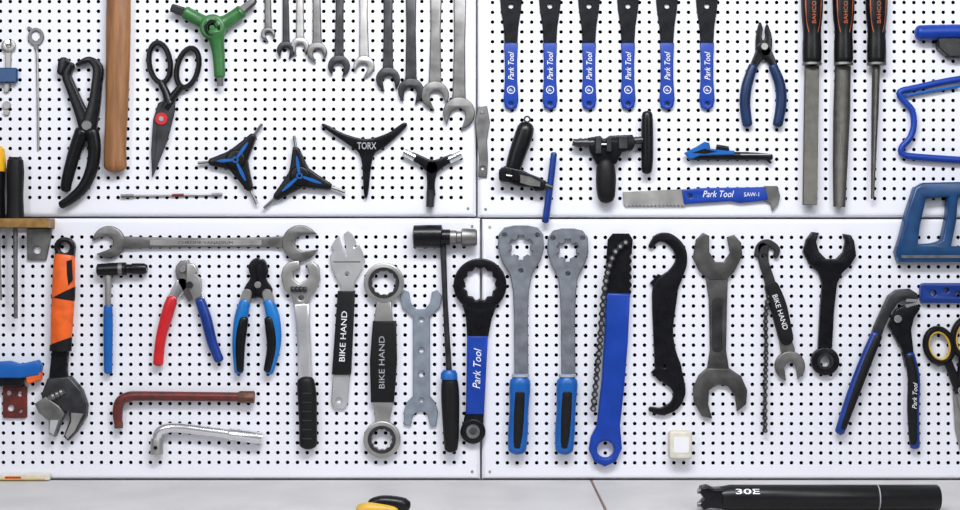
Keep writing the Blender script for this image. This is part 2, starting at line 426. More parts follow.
thing('hex_wrench','green three-way hex wrench with dark and steel sockets','three-way wrench',[
 ('body','green',[disc(213.5,28,13,2,14,3),grip([(213,27,8,10),(203,22,7,7),(190,15,7,6.5),(183,12,7,7)],0.8),grip([(213,27,8,10),(226,22,7,7),(238,14,7,6.5),(244,10,7,7)],0.8),grip([(214,27,8,11),(217,42,7,7.5),(219,58,7,6),(220,79,7,5.5)],0.8)]),
 ('bit','bsteel',[tube([(186,13,7,4.8),(172,8,7,4.2)],1,6)]),('bit','mid',[tube([(242,11,7,4.5),(254,1,7,4)],1,6)]),('bit','mid',[tube([(220,76,7,3.5),(220.5,86,7,3)],1,6)]),
 ('badge','bsteel',[ext(circ(213.5,29,8,30),12,15,0.6,[circ(213.5,29,5,24)])]),('badge_face','steel',[ext(circ(213.5,29,5,24),12,14,0.3,[hexp(213.5,29,2.6)])])])
def ywr(cx,cy,arms,rod,name,label,body='black',ins='lblue',w0=24,w1=8,frac=0.62,rr=1.5):
    b=[disc(cx,cy,w0*0.42,0.4,8.4,2)]
    i=[];r=[]
    for x,y in arms:
        ex,ey=cx+(x-cx)*frac,cy+(y-cy)*frac;mx,my=(cx+ex)/2,(cy+ey)/2
        b.append(stroke([(cx,cy,w0),(mx,my,w0*0.64),(ex,ey,w1)],0.4,8,2,smooth=4))
        r.append(('bit',rod,[tube([(ex,ey,4.5,rr),(x,y,4.5,rr)],1,8)]))
        qx,qy=cx+(ex-cx)*0.75,cy+(ey-cy)*0.75
        i.append(stroke([(cx+(ex-cx)*0.16,cy+(ey-cy)*0.16,2.4),(mx,my,3.4),(qx,qy,1.6)],8,8.9,0.3,smooth=3))
    parts=[('body',body,b)]+[('inlay',ins,[q]) for q in i]+[('hub_dot',ins,[ext(circ(cx,cy,3.2,18),8.2,8.9,0.2,[circ(cx,cy,1.8,12)])])]+r
    return thing(name,label,'three-way wrench',parts,group='three-way hex wrenches')
ywr(236,160,[(262,124),(198,163),(257,204)],'mid','hex_wrench','black three-way hex wrench with blue inlay, bits spread sideways')
ywr(300,176,[(294,136),(264,208),(345,192)],'mid','hex_wrench','black three-way hex wrench with blue inlay, one bit pointing up')
thing('torx_wrench','black steel three-way wrench lettered TORX','three-way wrench',[
 ('body','bsteel',[ext([(325,124),(345,134),(367,139),(388,133),(403,123),(406,127),(386,146),(373,157),(368,194),(364,194),(361,158),(350,146),(324,128)],0.4,6,1.6,smooth=4)]),
 ('lettering','lgrey',[text('TORX',367,146,19,7,0,6.3)]),])
thing('socket_wrench','black three-way wrench with silver socket ends','three-way wrench',[
 ('body','bsteel',[stroke([(432,168,14),(422,161,9),(412,156,8)],0.4,7,1.6),stroke([(432,168,14),(443,162,9),(452,158,8)],0.4,7,1.6),stroke([(432,166,13),(431,182,8),(431,194,9)],0.4,7,1.6)]),
 ('socket','chrome',[tube([(415,158,4.5,4.2),(404,152,4.5,4)],1,12)]),('socket','chrome',[tube([(449,160,4.5,4.2),(461,154,4.5,4)],1,12)]),('socket','dark',[tube([(431,190,4.5,4.5),(430,207,4.5,4)],1,12)])])
thing('spoke_rod','thin pale steel rod hung level on the panel','rod',[
 ('shaft','steel',[tube([(121,196,1.6,1.2),(222,194.5,1.6,1.2)],1,8)]),('collar','rred',[tube([(172,195.3,1.6,1.5),(184,195,1.6,1.5)],1,8)]),('tip','mid',[tube([(121,196,1.9,1.8),(134,195.8,1.9,1.8)],1,8),tube([(212,194.7,1.9,1.8),(222,194.5,1.9,1.8)],1,8)])])
cw=[(267,268,34,7,7,'mid',60,'small satin steel'),(285,286,50,9,7,'dark',100,'small dark steel'),(300,300,46,9,8,'steel',85,'small satin steel'),
 (316,317,52,10,9,'mid',70,'satin steel'),(340,339,66,11,9,'dark',100,'black steel'),(363,364,66,10.5,9.5,'steel',120,'satin steel'),
 (388,388,79,12,10,'dark',80,'dark steel'),(411,411,91,13,11,'dark',100,'dark steel'),(436,435,95,14,12,'mid',65,'large satin steel'),(460,459,113,16,13,'mid',110,'largest satin steel')]
for (xt,xb,cy,r,w,m,an,ds) in cw:
    top=cy-5.5*r-50
    thing('combination_wrench',ds+' combination wrench hanging open end down','wrench',[
     ('shank',m,[ext([(xt-w*.5,top+r*0.7),(xt+w*.5,top+r*0.7),((xt+xb)/2+w*.43,(top+cy)/2),(xb+w*.5,cy-r*1.2),(xb+w*.62,cy-r*0.5),(xb-w*.62,cy-r*0.5),(xb-w*.5,cy-r*1.2),((xt+xb)/2-w*.43,(top+cy)/2)],0.5,4.6,1.6)]),
     ('open_end',m,[jaw(xb,cy,r,r*0.95,an,0.3,5.6,1.3)]),
     ('ring_end',m,[ring(xt,top,r*0.95,r*0.55,0.3,6,0.8,1)])],group='row of combination wrenches')
thing('flat_wrench','narrow worn grey flat wrench with end hole','wrench',[
 ('body','mid',[ext([(478,107),(487,106),(490,122),(487,140),(488,160),(487,177),(478,177),(479,158),(477,140),(475,122)],0.3,3,0.6,[circ(482.5,168,2.2,12)],0)]),
 ('screw_head','steel',[disc(482,112,2,3,4)])])

# ================================================================ cone wrenches
for i,x in enumerate((511,550,589,628,667,707)):
    thing('cone_wrench','thin black steel cone wrench with blue vinyl handle','wrench',[
     ('head','bsteel',[ext([(x-14,-34),(x-8,-38),(x-7,-22),(x,-17),(x+7,-22),(x+8,-38),(x+14,-34),(x+15,-18),(x+11,-2),(x+10,10),(x+7.5,26),(x+6,50),(x-6,50),(x-7.5,26),(x-10,10),(x-11,-2),(x-15,-18)],0.5,3.2,0.6,[circ(x,6,2.6,14)])]),
     ('handle','blue',[ext([(x-7,43),(x+7,43),(x+6.2,60),(x+6.2,80),(x+7.5,100),(x+6,107),(x,110),(x-6,107),(x-7.5,100),(x-6.2,80),(x-6.2,60)],0.3,5.5,1.6,[circ(x,104,2,14)])]),
     ('lettering','white',[text('Park Tool',x,66,28,5.6,-90,5.8,0.3,0.0)],'handle'),
     ('emblem','white',[ext(circ(x,90,4,24),5.4,5.8,0.1,[circ(x,90,3.2,24)]),text('P',x,90,2.4,3.4,-90,5.85,0,0)],'handle')],group='row of cone wrenches')
thing('cable_cutter','black cable cutter with navy handle grips','cable cutter',[
 ('jaw','bsteel',[ext([(760,22),(757,32),(756,42),(757,54),(766,56),(768,46),(762,38),(763,28)],0.5,5,1.2,smooth=4)]),
 ('jaw','bsteel',[ext([(767,24),(771,34),(772,44),(770,55),(762,56),(760,47),(765,38),(765,30)],2,7,1.2,smooth=4)]),
 ('pivot_bolt','steel',[disc(764,47,3.6,6,9)]),
 ('lever','bsteel',[stroke([(764,48,13),(756,62,8),(750,76,7)],0.6,6,1.2),]),('lever','bsteel',[stroke([(763,48,13),(772,62,8),(777,76,7)],1.2,7,1.2)]),
 ('grip','navy',[grip([(754,64,5,4.6),(747,85,5,5.4),(745,105,5,5.4),(748,127,5,5)],0.85)]),
 ('grip','navy',[grip([(772,64,5,4.6),(780,85,5,5.4),(781,105,5,5.4),(777,127,5,5)],0.85)])])
for x,kind,lab in ((812,0,'flat file with black and orange handle'),(843.5,1,'broad half-round file with black and orange handle'),(876.5,2,'thin round file with black and orange handle')):
    hb=66
    H=[grip([(x,-25,10,9),(x,-8,10,11),(x,15,10,10.5),(x,32,10,9),(x,48,10,9.5),(x,hb,10,9.4)],0.85,20)]
    st=[tube([(x+s*7.6,-12,15.6,0.8),(x+s*7.2,6,15.8,1.1),(x+s*5.6,26,15.4,1.0),(x+s*3.0,38,16.4,0.6)],1,8,3) for s in (-1,1)]
    xb={0:810,1:840,2:873}[kind]
    if kind==0: bl=[ext([(x-7,66),(x+7,66),(xb+7,204),(xb-7,204)],7,11,0.5)]
    elif kind==1: bl=[tube([(x,66,7,8),(x-1,110,7,8.5),(xb+1,160,7,7.5),(xb,206,7,6)],0.5,20)]
    else: bl=[tube([(x,66,8,4),(x-1,110,8,3.6),(xb,198,8,1.6)],1,14)]
    thing('file',lab,'file',[('handle','black',H),('edge_stripe','rust_orange',st,'handle'),('end_band','mid',[tube([(x,hb-3,10,9.7),(x,hb-0.8,10,9.7)],0.85,20)],'handle'),('lettering','rust_orange',[text('BAHCO',x,14,22,4,-90,19.3,0,0.0)],'handle'),('blade','file',bl)],group='files in a row')
thing('chain_tool','black chain tool with blue turning bar','chain tool',[
 ('handle','black',[grip([(527,122,8,7.5),(524,135,8,9),(517,155,8,8.5),(511,176,8,7)],0.8)]),
 ('body','bsteel',[ext([(499,170),(505,166),(512,168),(522,170),(530,174),(540,178),(545,182),(544,190),(536,191),(530,187),(518,186),(508,182),(500,181)],2,14,1.6),ext([(499,172),(506,170),(506,180),(499,180)],14,17,0.5),ext([(512,170),(518,172),(518,181),(512,180)],14,17,0.5)]),
 ('face_plate','mid',[ext([(520,175),(530,177),(540,182),(540,187),(530,186),(520,183)],14,15,0.3)]),
 ('drive_pin','steel',[tube([(506,175.5,15.6,1),(512,176.5,15.6,1)],1,8)]),
 ('hanging_hole','dark',[ext(circ(527,120,3.6,18),12,14.6,0.3,[circ(527,120,2,14)])]),
 ('screw','dark',[tube([(530,181,8,4),(540,184,8,4),(541,184.2,8,5),(544,185.2,8,5),(545,185.5,8,4),(552,188,8,4)],1,12)]),
 ('turning_bar','pblue',[grip([(554,152,8,3.2),(550,186,8,3.4),(545,223,8,3.6)],1,12)]),])
kn=[]
for k in range(9): kn+= [(577+k*3,143,9,5 if k%2 else 4)]
thing('chain_tool','black chain tool with vertical grip and tall side bar','chain tool',[
 ('handle','rubber',[grip([(605,158,9,8),(606,175,9,10),(606,190,9,9.5),(607,203,9,7.5)],0.85)]),
 ('body','bsteel',[ext([(588,138),(600,136),(604,140),(609,136),(632,135),(636,142),(632,150),(622,152),(616,164),(596,164),(590,152)],3,13,1.6)]),
 ('bracket_block','dark',[box(595,138,601,154,12,17),box(606,138,611,152,12,17),box(618,137,627,149,12,15)]),
 ('drive_pin','steel',[tube([(600,145,15.6,1.1),(607,145,15.6,1.1)],1,8)]),
 ('screw','dark',[tube([(573,142,9,3.4)]+kn+[(610,142,9,4.2),(648,140,9,3.6)],1,12)]),
 ('turning_bar','bsteel',[grip([(647,111,9,5),(647,125,9,6),(647,160,9,6),(646,174,9,5)],0.9)])])
thing('pin_tool','slim tool with blue clip and black bar','hand tool',[
 ('body','bsteel',[grip([(688,157,5,3),(720,156,5,4),(750,156,5,4),(773,157,5,3)],0.8,12),tube([(766,158,5,2),(771,163,5,1.2)],1,8)]),
 ('clip','lblue',[ext([(684,153),(696,147),(704,142),(709,143),(710,149),(734,151),(734,155),(700,156),(690,160)],5,10,1)]),
 ('clip_inset','bsteel',[ext([(692,153),(704,149),(716,152),(704,154)],9.8,10.5,0.2)],'clip'),
 ('thumb_screw','bsteel',[tube([(716,147,8,2.6),(728,149,8,2.6)],1,10)]),
 ('stripe','lgrey',[box(740,154,770,155.2,8.2,8.9,0.1)])])
teeth=[(623,192),(686,189),(686,204)]
k=686
while k>628: teeth+= [(k-2,207.5),(k-3.8,204.5)];k-=3.8
teeth+=[(624,205)]
thing('hand_saw','small hand saw with blue lettered handle','saw',[
 ('blade','steel',[ext(teeth,1.5,2.8,0.1)]),
 ('handle','blue',[ext([(682,190),(700,188),(765,187),(768,200),(740,203),(730,201),(700,203),(684,204)],0.4,5,1.4,[circ(690,196,1.8,12)])]),
 ('lettering','white',[text('Park Tool',718,194,31,6.5,0,5.3,0.3,0.0)],'handle'),('lettering','white',[text('SAW-1',751,194.5,15,4,0,5.3,0,0)],'handle'),
 ('pommel','mid',[ext([(764,186),(777,186),(780,196),(778,204),(772,211),(770,203),(764,201)],0.3,4,0.8)])])
# right edge blue tools
thing('saw_frame','blue tubular handle with black bracket','hand tool',[
 ('handle','blue',[grip([(915,33,9,7.5),(950,32,9,7.5),(1010,32,9,7.5)],1)]),
 ('bracket','bsteel',[ext([(937,38),(1000,38),(1000,57),(948,57),(938,48)],2,12,1)])])
thing('coping_saw','bright blue bent tubular saw frame','saw',[
 ('frame','blue',[tube([(1010,76,5,3.2),(960,79,5,3.2),(915,88,5,3.2),(900,92,5,3.2),(903,100,5,3.2),(912,110,5,3.2),(914,125,5,3.2),(910,138,5,3.2),(902,147,5,3.2),(903,154,5,3.2),(920,157,5,3.4),(1010,163,5,3.4)],1,12,4)]),
 ('edge','lblue',[tube([(960,86,4,1.6),(920,93,4,1.6),(906,96,4,1.6)],1,8)])])
thing('hacksaw','heavy blue hacksaw frame with open grip','hacksaw',[
 ('frame','tblue',[ext([(914,188),(922,183),(1015,181),(1015,262),(950,262),(898,262),(895,252),(900,236),(906,212)],1,13,2.4,[[(925,199),(947,197),(946,216),(941,240),(932,243),(917,244),(919,226)],[(957,197),(1003,197),(1003,246),(950,246),(955,222)]])]),
 ('grip_band','mid',[box(900,255,1010,258,13,13.6,0.2)])])
thing('steel_rack','small blue steel rack with round holes','tool rack',[
 ('rack','pblue',[ext(rrect(920,283,1010,303,4),0.3,7,1.2,[circ(933,293,3,14),circ(946,290,2.4,14),circ(958,294,3,14)])])])
# ================================================================ lower left
thing('tool_shelf','worn brass slotted shelf with steel bracket','shelf',[
 ('shelf','brass',[box(-60,219,55,228,0.3,6),box(-60,219,55,228,18,25),box(44,219.2,54.8,228,5.5,18.5),box(-59.8,219.2,-50,228,5.5,18.5)]),
 ('bracket','mid',[ext([(28,228),(52,228),(52,236),(47,260),(28,260)],0.3,3.5,0.6,[circ(38,250,4,16)])])],comp=False)
thing('screwdriver','screwdriver with yellow and black handle in the shelf','screwdriver',[
 ('handle','yellow',[tube([(1,147,12,4),(1,150,12,7),(1,163,12,8.5),(0.5,176,12,8)],1,20)]),
 ('grip_sleeve','black',[tube([(0.5,172,12,8.7),(0,190,12,8.2),(0,215,12,8.8),(0,218.9,12,8)],1,20)]),('shaft','steel',[tube([(1,216,12,2.4),(4,300,12,2)],1,10)])],group='screwdrivers in the shelf',comp=False)
thing('screwdriver','screwdriver with dark ribbed handle in the shelf','screwdriver',[
 ('handle','rubber',[tube([(19,158,12,5),(19,161,12,8),(19,172,12,9),(19,195,12,8),(19,210,12,8.5),(19,218.9,12,9)],1,10)]),('shaft','mid',[tube([(19,216,12,2.4),(19.5,318,12,2)],1,10)])],group='screwdrivers in the shelf',comp=False)
thing('screwdriver','slim screwdriver with black handle in the shelf','screwdriver',[
 ('handle','black',[tube([(-18,160,12,5),(-18,180,12,7),(-18,218.9,12,7)],1)]),('shaft','mid',[tube([(-18,216,12,2),(-17,290,12,2)],1,10)])],group='screwdrivers in the shelf',comp=False)
# adjustable wrench
thing('adjustable_wrench','large worn adjustable wrench with orange and black taped handle','wrench',[
 ('body','bsteel',[stroke([(64,248,21),(64,262,18),(61,330,16),(58,370,17),(58,388,22)],1,8,1.6,holes=[circ(64,248,5.5,20)])]),
 ('head','dark',[ext([(48,378),(70,376),(82,390),(87,405),(86,416),(76,432),(68,440),(64,436),(70,420),(69,410),(54,414),(44,408),(42,394)],0.4,11,2)]),
 ('jaw_face','steel',[ext([(72,412),(84,413),(75,431),(68,438),(66,434),(72,421)],10.8,11.6,0.3)],'head'),
 ('movable_jaw','mid',[ext([(36,403),(47,396),(60,405),(66,413),(62,420),(56,436),(50,433),(50,420),(40,412)],3,13,1.2)]),
 ('jaw_face','bright',[ext([(52,419),(60,419),(55,434),(51,431)],12.8,13.5,0.3)],'movable_jaw'),
 ('worm_screw','mid',[tube([(50,398,10.6,3)]+[(52+k*2,397-k*1.0,10.6,4.2 if k%2 else 3.2) for k in range(8)],1,12)]),
 ('taped_grip','orange',[tube([(65,255,7.6,8.5),(64.5,259,7.6,10.6),(63.6,285,7.6,11.4),(62.2,318,7.6,11.2),(61,342,7.6,10.4),(60.4,349,7.6,9.4)],0.6,20)]),
 ('tape_band','rubber',[band(63.4,293,299,7.6,11.7,0.62,-6,2,-0.05),band(61,341,351,7.6,10.9,0.62,-4,0,-0.05)],'taped_grip'),
 ('tape_patch','rubber',[ext([(66,262),(73,260),(74,280),(70,286),(68,274)],11.2,13.6,0.3)],'taped_grip')])
thing('open_end_wrench','long satin double open-end wrench hung level','wrench',[
 ('shank','mid',[ext([(118,236),(140,237),(205,238),(270,237),(290,235),(292,249),(270,247),(205,247),(140,248),(118,249)],0.5,5,1.2)]),
 ('raised_panel','steel',[ext(rrect(150,239.8,262,245.6,2),4.8,5.8,0.4)],'shank'),
 ('lettering','dark',[text('CHROME-VANADIUM',206,242.7,54,3,0,5.95,0,0)],'shank'),
 ('open_end','mid',[jaw(109,242,16,14,160,0.3,6,1.4)]),('open_end','mid',[jaw(300,243,18,16,-5,0.3,6,1.4)])])
thing('hex_driver','small hex driver with black ratchet head and blue grip','hex driver',[
 ('head','bsteel',[tube([(97,270,6,4),(98,270,6,6),(112,269.5,6,6.5),(126,269,6,6.5),(127,269,6,4.6),(131,269,6,4.6),(132,269,6,5.6),(144,269,6,5.6),(147,269,6,4)],0.9,16)]),
 ('head_collar','mid',[tube([(119,269.3,6,6.7),(123,269.2,6,6.7)],0.9,16)],'head'),
 ('shank','steel',[tube([(108,274,5,3.6),(108,308,5,3)],1,12)]),
 ('grip','lblue',[grip([(108,304,5,4.2),(108,325,5,4.8),(108,374,5,4.2)],0.9,12)])])
thing('crimping_pliers','steel crimping pliers with red and blue handles','pliers',[
 ('jaw','mid',[ext([(176,266),(180,261),(188,260),(190,268),(186,272),(190,280),(196,296),(188,302),(178,284),(175,272)],0.5,6,1.2),]),
 ('jaw','steel',[ext([(187,263),(194,264),(198,270),(195,274),(201,279),(202,296),(194,300),(186,284)],2.5,8,1.2)]),
 ('pivot_bolt','chrome',[disc(183,269,3,6,9)]),('pivot_bolt','dark',[disc(190,285,3.4,8,10)]),
 ('lever','chrome',[stroke([(182,284,14),(174,296,11),(171,304,10)],1,6,1.4)]),('lever','chrome',[stroke([(196,292,12),(201,303,10)],1,6,1.4)]),
 ('grip','red',[grip([(173,296,6,5.4),(168,312,6,6.2),(161,338,6,5.2),(158,366,6,5.2)],0.85)],None,'red handle grip'),
 ('grip','pblue',[grip([(199,298,6,5),(206,318,6,5.6),(212,342,6,5.2),(220,362,6,4.8)],0.85)],None,'blue handle grip')])
thing('cable_cutter','black wire cutter with black and bright blue handles','cable cutter',[
 ('jaw','bsteel',[ext([(257,258),(251,261),(248,268),(250,278),(244,288),(246,298),(260,296),(258,280),(262,268),(261,261)],0.5,6,1.4,smooth=3)]),
 ('jaw','bsteel',[ext([(262,259),(266,263),(268,272),(266,279),(272,289),(269,298),(256,296),(258,280),(256,270),(259,264)],2.5,8,1.4,smooth=3)]),
 ('pivot_bolt','steel',[disc(258,285,3.4,8,9.5)]),
 ('collar_ring','steel',[stroke([(247,294,10),(245,301,10)],2,9,1),stroke([(267,294,10),(269,301,10)],2,9,1)]),
 ('grip','sky',[grip([(246,298,6,5),(241,318,6,6.8),(238,345,6,5.8),(239,374,6,4.5)],0.8)]),
 ('grip','sky',[grip([(267,298,6,5),(273,318,6,6.8),(275,345,6,5.8),(268,374,6,4.5)],0.8)]),
 ('grip_inlay','black',[grip([(244.6,316,8.6,4.8),(242,330,8.6,5.5),(240.4,348,8.6,4.9),(240.6,372,8.6,3.6)],0.8)]),
 ('grip_inlay','black',[grip([(268.6,316,8.6,4.8),(271,330,8.6,5.5),(271.8,348,8.6,4.9),(266.8,372,8.6,3.6)],0.8)])])
thing('adjustable_wrench','chrome adjustable wrench with black rubber handle','wrench',[
 ('head','steel',[ext([(281,276),(283,268),(289,262),(299,261),(300,269),(293,272),(293,279),(299,284),(307,280),(309,274),(306,265),(313,262),(319,268),(320,280),(316,290),(310,297),(309,308),(294,308),(292,297),(284,290)],0.4,8,1.4,[circ(301,298,2.4,14)])]),
 ('worm_screw','dark',[tube([(291+k*2,289.5,9,3.2 if k%2 else 2.4) for k in range(9)],1,10)]),
 ('shank','bright',[ext([(293,303),(310,303),(310,320),(311,345),(312,380),(298,380),(297,345),(295,320)],0.5,8.5,3)]),
 ('grip','rubber',[grip([(305,376,7,8.5),(307,395,7,9.5),(308,425,7,9),(308,449,7,9)],0.7)]),
 ('handle_rib','dgrey',[box(303,392+k*9,312,393.4+k*9,12.4,13.9,0.3) for k in range(6)],'grip')])
thing('pedal_wrench','pedal wrench with silver leaf-shaped head and lettered black handle','wrench',[
 ('head','bright',[ext([(344,234),(348,231),(352,234),(356,242),(354,248),(359,245),(363,253),(365,262),(361,272),(355,282),(353,302),(340,302),(341,286),(335,276),(331,266),(330,256),(334,251),(331,247),(335,240),(339,236),(342,246),(346,256),(346,246)],0.4,5,0.8,[circ(347,274,2.2,14)])]),
 ('stamp_line','mid',[stroke([(334,262,1.2),(360,262,1.2)],4.8,5.3,0.1,0)],'head'),
 ('handle','rubber',[ext([(338,291),(355,291),(351,374),(332,374)],0.3,8,1.6)]),
 ('lettering','white',[text('BIKE HAND',343.5,336,50,5.6,-87,8.2,0,0.0)],'handle'),
 ('tang','bright',[ext([(333,374),(350,374),(348,402),(345,408),(334,408),(331,402)],0.4,4.5,0.8,[circ(339,400,3,16)])])])
thing('headset_wrench','double ring wrench with lettered black handle','wrench',[
 ('ring_end','steel',[ring(384,283,20,12.5,0.3,8,1.4,1.5)],None,'large ring end'),
 ('ring_end','steel',[ring(382,439,18.5,11,0.3,8,1.4,1.5),],None,'small ring end'),
 ('hub','dark',[ring(384,283,15.5,12.5,7,8.6,0.3,1.0),ring(382,439,14,11,7,8.6,0.3,1.0)]),
 ('end_shank','steel',[ext([(377,300),(391,300),(393,322),(374,322)],0.5,7,1.2),ext([(373,398),(394,398),(389,424),(376,424)],0.5,7,1.2)]),
 ('handle','rubber',[ext([(373,321),(396,321),(397,360),(394,402),(371,402),(370,360)],0.3,8.5,1.8)]),
 ('lettering','lgrey',[text('BIKE HAND',382,362,52,5.6,-90,8.8,0,0.0)],'handle')])
thing('multi_wrench','pale zinc flat wrench with forked ends','wrench',[
 ('body','pale',[ext([(400,296),(404,290),(409,292),(411,303),(416,309),(425,309),(430,303),(432,292),(437,290),(442,296),(440,307),(430,317),(430,396),(435,402),(438,412),(436,426),(430,426),(428,415),(424,411),(418,411),(413,415),(411,426),(404,424),(404,410),(407,402),(413,396),(413,317),(402,308)],0.3,3.6,0.7,[circ(421.5,320,2.6,14),circ(421.5,400,2.4,14),hexp(421.5,350,3),hexp(421.5,374,3.4)])])])
thing('torque_driver','tall driver with black ratchet head and blue-ended handle','driver',[
 ('head','bsteel',[tube([(413,237,9,7),(414,237,9,11),(428,237,9,11.5),(441,237,9,11.5),(442,238,9,8),(450,238,9,8)],0.8,20)]),
 ('socket','mid',[tube([(448,238,9,7),(456,238,9,7),(457,238,9,6),(461,238,9,6),(462,238,9,9),(475,238,9,8.5),(477,238,9,7)],0.8,18)]),
 ('shaft','dark',[tube([(443,246,6,3.2),(445,300,6,2.6),(449,372,6,3)],1,12)]),
 ('handle','rubber',[grip([(449,372,8,6),(450,390,8,9),(451,430,8,8),(451,452,8,6.5)],0.9,16)]),
 ('handle_collar','lblue',[tube([(449,370,8,6),(449,373,8,8.2),(449,379,8,8.6)],0.95,16)])])
thing('bracket_wrench','black toothed ring wrench with blue lettered handle','wrench',[
 ('ring_end','bsteel',[ext(circ(480,285,26.5,44),0.3,7,1.6,[star(480,284,17,14.5,12)])]),
 ('neck','bsteel',[ext([(461,300),(499,300),(492,318),(488,338),(467,338),(466,318)],0.4,6.5,1.4)]),
 ('handle','blue',[ext([(467,336),(488,336),(484,414),(466,414)],0.3,8,1.6)]),
 ('lettering','white',[text('Park Tool',477,368,40,7.5,-88,8.3,0.3,0.0)],'handle'),
 ('end_hub','bsteel',[ring(473,431,12.5,4.5,0.3,7,1.4),ext([(466,410),(484,410),(483,424),(463,424)],0.5,6,1)]),
 ('hub_insert','mid',[ring(473,431,7,4,6.5,8,0.4,0.8,10)],'end_hub')])
def spanner(x,hw,top,label):
    h=top
    o=[(x-hw*0.72,h+1),(x-hw*0.3,h-1),(x+hw*0.3,h-1),(x+hw*0.72,h+1),(x+hw*0.97,h+8),(x+hw,h+22),(x+hw*0.84,h+34),(x+hw*0.48,h+48),(x+8,h+64),(x+7,h+90),(x+7.5,375),(x-6.5,375),(x-7,h+90),(x-8,h+64),(x-hw*0.48,h+48),(x-hw*0.84,h+34),(x-hw,h+22),(x-hw*0.97,h+8)]
    small=[circ(x+dx*hw,h+dy,2.1,12) for dx,dy in ((-0.72,8.5),(0.72,8.5),(0,44))]
    thing('headset_spanner',label,'wrench',[
     ('head','grey',[ext(o,0.4,5,0.9,[notch(x,h+21,hw*0.40,6,3.2,0.28,math.pi/6)]+small)]),
     ('handle','lblue',[grip([(x-1,373,7,8),(x-1,384,7,10.5),(x-2,410,7,9.5),(x-3,430,7,10),(x-4,454,7,9)],0.75,20)]),
     ('handle_inlay','rubber',[grip([(x-1,388,10.2,6.6),(x-2,410,10,6.4),(x-3,430,10,6.4),(x-4,449,10,5.5)],0.8,16)],'handle'),
     ('collar','lgrey',[tube([(x-0.5,374,7,8.6),(x-0.5,376.5,7,9)],0.75,16)],'handle')],group='headset spanners')
spanner(521,23,227,'galvanised steel spanner with broad head and blue grip')
spanner(568,20.5,230,'galvanised steel spanner with narrower head and blue grip')
tb=[(608,240),(613,234),(629,234),(633,240),(632,250)]
k=254
while k<292: tb+=[(632,k),(629.5,k+3),(632-0.3,k+6)];k+=8
tb+=[(630,295),(604,295)]
ch1,pn1=chain([(625,243),(615,252),(608,270),(603,300),(599,350),(593,408)],3.3,9.6)
thing('chain_whip','long chain whip with blue padded handle','chain whip',[
 ('bar','bsteel',[ext(tb,0.4,6,0.8,[circ(622,243,2.5,12)])]),
 ('handle','blue',[ext([(606,293),(630,294),(628,340),(624,390),(620,425),(622,448),(616,461),(605,466),(594,461),(589,449),(591,437),(597,425),(602,380),(605,330)],0.3,9,2.4,[circ(605.5,449,8.5,24)])]),
 ('chain','dark',ch1),('chain_pins','steel',pn1,'chain')])
thing('hook_wrench','black steel double hook spanner','wrench',[
 ('body','bsteel',[stroke([(651,246,5),(658,238,8),(669,239,11),(679,249,12),(681,262,12),(675,275,16),(666,288,25),(664,304,24),(663,330,20),(665,352,22),(669,370,26),(677,384,16),(679,394,12),(674,405,10),(662,411,8),(651,409,5)],0.4,5,1.2,smooth=5,holes=[circ(664,366,2,12)])]),
 ('lug','bsteel',[ext([(650,283),(658,274),(668,278),(660,294)],0.4,4.8,0.8),ext([(651,372),(662,362),(668,372),(660,382)],0.4,4.8,0.8)]),])
M['dullgrey']=mat('dull_dark_grey_steel',(0.095,0.093,0.09),0.7,0.46,0.2,30,0.12,80)
thing('open_end_wrench','wide dull grey double open-end wrench','wrench',[
 ('shank','dullgrey',[ext([(705,272),(728,272),(727,300),(726,350),(730,376),(706,376),(710,350),(709,300)],0.5,5,1.2)]),
 ('raised_panel','dark',[ext(rrect(712,298,722,352,4),4.6,5.5,0.3)],'shank'),
 ('open_end','dullgrey',[ext([(696,240),(703,233),(709,236),(709,252),(715,262),(724,262),(730,253),(727,237),(734,235),(741,243),(742,256),(734,272),(726,280),(709,280),(699,271),(693,258)],0.3,6,1.4)]),
 ('open_end','dullgrey',[ext([(707,368),(729,368),(741,376),(747,390),(746,404),(737,411),(735,396),(728,386),(718,384),(709,390),(708,404),(712,418),(702,416),(694,402),(693,388),(699,375)],0.3,6,1.4)])])
ch2,pn2=chain([(772,284),(766,310),(766,350),(765,395),(765,430)],2.4,4.5,5.4)
thing('chain_whip','slim chain whip with lettered black handle and open wrench end','chain whip',[
 ('hook','dark',[stroke([(757,255,5),(760,246,6),(768,243,7),(777,249,6),(776,256,5)],0.5,5,1),stroke([(763,248,12),(764,262,10),(769,278,10),(773,292,11)],0.5,5,1,holes=[circ(764,256,2,10)])]),
 ('handle','rubber',[stroke([(772,288,14),(778,305,16),(783,325,15),(786,338,14)],0.3,8,1.6,cap=True)]),
 ('lettering','white',[text('BIKE HAND',779.5,312,36,5,72,8.3,0,0.0)],'handle'),
 ('open_end','mid',[stroke([(785,338,12),(788,350,14)],0.5,5,1.2),jaw(790,366,15,12,82,0.3,6,1.3)]),
 ('chain','dark',ch2),('chain_pins','mid',pn2,'chain')])
thing('lockring_wrench','black forked lockring wrench with round end','wrench',[
 ('body','bsteel',[ext([(812,232),(819,233),(816,242),(819,252),(826,259),(836,259),(843,252),(845,242),(843,234),(850,235),(854,241),(856,256),(850,266),(842,273),(837,284),(834,310),(832,348),(818,348),(820,310),(822,284),(818,272),(809,264),(803,252),(806,240)],0.4,6,1.4)]),
 ('round_end','bsteel',[ring(825,361,14,5.5,0.3,7,1.4)]),
 ('insert','dark',[ring(825,361,8,5.5,6.5,7.6,0.3)],'round_end')])
